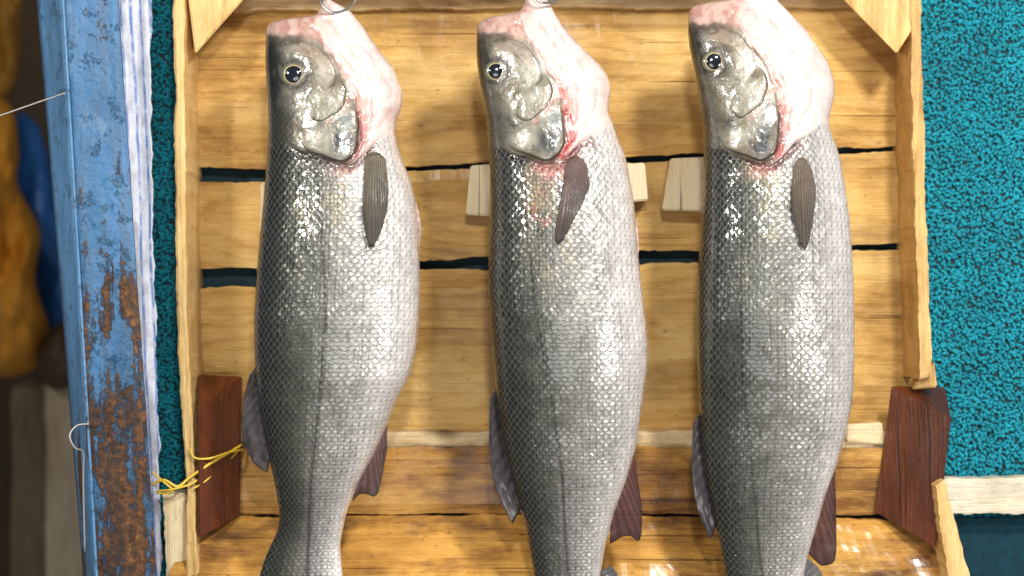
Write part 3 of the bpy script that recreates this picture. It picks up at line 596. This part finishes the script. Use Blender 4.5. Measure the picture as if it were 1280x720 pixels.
# ------------------------------------------------------------------ blue post
def paintmat(name,blue,rustbias):
    t=NT(name); tc=t.n('NewGeometry',out=0); z=t.n('SeparateXYZ',{0:tc},out=2)
    big=t.noise(t.map(tc,(1,1,.30)),34,7,.70); fine=t.noise(tc,150,6,.7); spk=t.noise(tc,60,9,.75); sp2=t.noise(t.map(tc,(1,1,.4),(4,2,1)),38,6,.7)
    strk=t.noise(t.map(tc,(110,110,8)),1.0,5,.6)
    grad=t.n('MapRange',{0:z,1:.05,2:-.10,3:0.0,4:1.0}); g2=t.n('MapRange',{0:z,1:-.04,2:-.22,3:0.0,4:1.0})
    m=t.math('ADD',t.math('MULTIPLY',grad,.105),t.math('ADD',t.math('MULTIPLY',big,.55),t.math('ADD',t.math('MULTIPLY',fine,.18),t.math('MULTIPLY',strk,.30))))
    m=t.math('ADD',m,t.math('MULTIPLY',g2,.02))
    rust=t.ramp(t.math('ADD',m,rustbias),[(.595,0.0),(.63,1.0)])
    halo=t.ramp(t.math('ADD',m,rustbias),[(.54,0.0),(.60,1.0)])
    rc=t.ramp(t.math('ADD',t.math('MULTIPLY',fine,.6),t.math('MULTIPLY',strk,.4)),[(.36,(.008,.005,.003)),(.47,(.035,.015,.006)),(.56,(.095,.036,.009)),(.66,(.26,.11,.02))])
    chips=t.ramp(spk,[(.575,0.0),(.595,1.0)])
    b2=t.mix(t.ramp(big,[(.38,0.0),(.62,1.0)]),tuple(c*.70 for c in blue),tuple(min(1,c*1.22) for c in blue))
    b2=t.mix(t.math('MULTIPLY',chips,.65),b2,(blue[0]*.4+.008,blue[1]*.36+.008,blue[2]*.32))
    worn=t.ramp(sp2,[(.61,0.0),(.66,1.0)]); b2=t.mix(t.math('MULTIPLY',worn,.30),b2,(.22,.31,.40))
    b2=t.mix(t.math('MULTIPLY',t.ramp(strk,[(.5,0.0),(.7,1.0)]),.25),b2,(.16,.27,.40))
    grime=t.noise(t.map(tc,(30,30,7),(2,1,0)),1.0,5,.65); b2=t.mix(t.math('MULTIPLY',t.ramp(grime,[(.48,0.0),(.66,1.0)]),.5),b2,(blue[0]*.45,blue[1]*.4,blue[2]*.36))
    b2=t.mix(t.math('MULTIPLY',halo,.5),b2,(.05,.06,.07))
    t.P(Base_Color=t.mix(rust,b2,rc),Roughness=t.mix(rust,(.36,)*3,(.7,)*3)); 
    t.bump(t.math('ADD',t.math('MULTIPLY',rust,.6),t.math('ADD',t.math('MULTIPLY',fine,.7),t.math('MULTIPLY',chips,-.35))),.0022,.8); return t.m
M_b1=paintmat('blue_paint_rusty',(.028,.14,.31),.0); M_b2=paintmat('blue_paint_lit_face',(.10,.26,.48),-.08)  # same blue paint; flange copy is lighter, its brighter face put into the colour
bp=empty('steel_post','tall blue painted angle iron post with rusty lower end left of the crate','post',W(140,720,-.02))
def line(p0,p1): return [ (p0[0]+(p1[0]-p0[0])*yy/720.,yy) for yy in (-120,100,300,500,700,900)]
plank('front_flange',line((78,0),(120,720)),line((147,0),(195,720)),-.02,.004,M_b1,bp,nx=120,ny=10,rag=.6,seed=20)
def slantstrip():
    a=np.array(line((77,0),(119,720)),float);b=np.array(line((46,0),(104,720)),float); n=80; yq=np.linspace(-120,900,n)
    V=[];m=8
    for yv in yq:
        xa=np.interp(yv,a[:,1],a[:,0]); xb=np.interp(yv,b[:,1],b[:,0])
        for j in range(m):
            t=j/(m-1); V.append(W(xa+(xb-xa)*t,yv,-.019+.045*t+(float(vnoise(yv/20,t*3,3))-.5)*.0006))
    o=npmesh('side_flange',V,gridfaces(n,m),M_b2,bp); md=o.modifiers.new('s','SOLIDIFY'); md.thickness=.004; md.offset=-1
slantstrip()
tube('edge_bead',[W(p[0],p[1],-.0205) for p in line((79,0),(121,720))],.0014,M_b2,bp,sides=6)
# ------------------------------------------------------------------ blurred things far left
def lump(name,poly,y,th,mat,seed,parent=None,fold=.5,fs=1.0):
    b=closed_smooth(poly,120); c=np.array(poly,float).mean(0); n=26; s=np.linspace(0,1,n)
    P=c[None,None]+(b-c)[None]*s[:,None,None]; px,py=P[...,0],P[...,1]; pro=np.sqrt(np.clip(1-s**3,0,1))[:,None]
    nz=(fbm(px/(30*fs),py/(60*fs),seed,3)-.5)*fold*2
    Vs=[]
    for sg in(-1,1):
        d=y+sg*th*pro*(1+nz); k=S*(D+d)/D; Vs.append(np.stack([(px-640)*k,d,(360-py)*k],-1).reshape(-1,3))
    f1=gridfaces(n,120,True); f2=f1[:,::-1]+n*120
    return npmesh(name,np.concatenate(Vs),np.r_[f1,f2],mat,parent)
YL=1.1
o=lump('cloth',[(-60,120),(10,128),(24,190),(22,230),(50,290),(44,350),(62,420),(40,462),(-10,470),(-70,440),(-80,250)],YL,.10,simple('mustard_cloth',(.52,.22,.012),.7,0,0,5,.002,.45),41,fold=1.0,fs=1.2); tag(o,'mustard yellow crumpled cloth hanging at the far left','cloth')
o=lump('cloth',[(-60,-80),(20,-60),(26,40),(20,100),(-4,132),(-60,128)],YL+.05,.06,simple('dark_mustard_cloth',(.30,.14,.012),.7,0,0,5,.002,.5),45,fold=.9); tag(o,'darker brownish yellow cloth at the top left corner','cloth')
o=lump('plastic_bag',[(16,150),(48,158),(70,240),(84,330),(100,400),(92,425),(66,428),(44,400),(30,330),(14,260)],YL+.1,.05,simple('blue_plastic',(.012,.12,.40),.5,0,.1,8,.002,.5),43); tag(o,'dark blue plastic bag hanging between the mustard cloth and the blue post','bag')
o=plank('wooden_post',[(56,470),(58,600),(62,1000)],[(100,470),(106,600),(116,1000)],YL,.05,wood('dull_post_wood',(.58,.49,.36),(.46,.37,.26),(.28,.20,.12),'Z',.6,.2),None,ny=6); tag(o,'blurred beige wooden post at lower left behind the blue post','post')
o=plank('lower_panel',[(14,470),(16,1000)],[(60,470),(62,1000)],YL+.06,.03,wood('brown_board_wood',(.20,.14,.085),(.14,.095,.055),(.07,.045,.025),'Z',.6,.3),None,ny=6); tag(o,'blurred brown board at the lower left edge beneath the mustard cloth','board')
o=lump('dark_cloth',[(46,440),(80,400),(100,404),(102,440),(92,480),(60,484)],YL-.05,.03,simple('dark_brown_cloth',(.05,.022,.008),.6,0,0,30,.01,.4),47); tag(o,'small dark brown bundle below the blue bag','cloth')
w_=tube('wire',[W(-40,158,-.03),W(10,141,-.028),W(50,127,-.026),W(82,116,-.024)],.0007,M_wire); tag(w_,'thin grey wire running from the left edge to the blue post','wire')
w_=tube('wire',[W(112,530,-.024),W(96,532,-.03),W(87,545,-.035),W(94,560,-.035),W(104,566,-.03),W(104,600,-.028),W(106,690,-.026)],.0008,M_wire); tag(w_,'bent grey wire hook looped on the rusty part of the blue post','wire')
yb=1.9
a0=W(-700,-700,yb);a1=W(900,1500,yb)
bw=hull('back_wall',[(a0[0],yb,a0[2]),(a1[0],yb,a0[2]),(a0[0],yb,a1[2]),(a1[0],yb,a1[2]),(a0[0],yb+.05,a0[2]),(a1[0],yb+.05,a0[2]),(a0[0],yb+.05,a1[2]),(a1[0],yb+.05,a1[2])],simple('dim_brown_wall',(.05,.028,.012),.8,0,0,6,.01,.6),None,0); bw['kind']='structure'
# ------------------------------------------------------------------ light
def area(loc,size,e,col,tgt=(0,0,0)):
    l=bpy.data.lights.new('lamp','AREA'); l.shape='DISK'; l.size=size; l.energy=e; l.color=col
    o=bpy.data.objects.new('lamp',l); C.objects.link(o); o.location=loc
    o.rotation_euler=(Vector(tgt)-Vector(loc)).to_track_quat('-Z','Y').to_euler()
area((.50,-1.10,.80),.14,18,(1,.97,.91),(.05,0,0))  # this and the next three: unseen lamps spread for even light and glints
area((-.80,-1.0,.45),.12,8,(1,.97,.91),(-.05,0,0))
area((.05,-1.5,.60),.10,11,(1,.98,.94),(0,0,0))
area((.95,-1.2,-.05),.3,8,(1,.97,.93),(.2,0,-.05))
area((-.1,-1.7,-.2),.7,5,(.97,.98,1),(0,0,-.05))  # large unseen fill lamp added in front to soften the shadows
wd=bpy.data.worlds.new('World'); bpy.context.scene.world=wd; wd.use_nodes=True
wd.node_tree.nodes['Background'].inputs[0].default_value=(1,.98,.96,1); wd.node_tree.nodes['Background'].inputs[1].default_value=.16
sc=bpy.context.scene; sc.view_settings.view_transform='Standard'; sc.view_settings.look='None'; sc.view_settings.exposure=0
cam=bpy.data.cameras.new('Camera'); co=bpy.data.objects.new('Camera',cam); C.objects.link(co); co.location=(0,-D,0); co.rotation_euler=(math.pi/2,0,0)
cam.sensor_width=36; cam.lens=36*D/(S*1280); cam.clip_end=50; cam.clip_start=.05
cam.dof.use_dof=True; cam.dof.focus_distance=D-.02; cam.dof.aperture_fstop=4.0
sc.camera=co
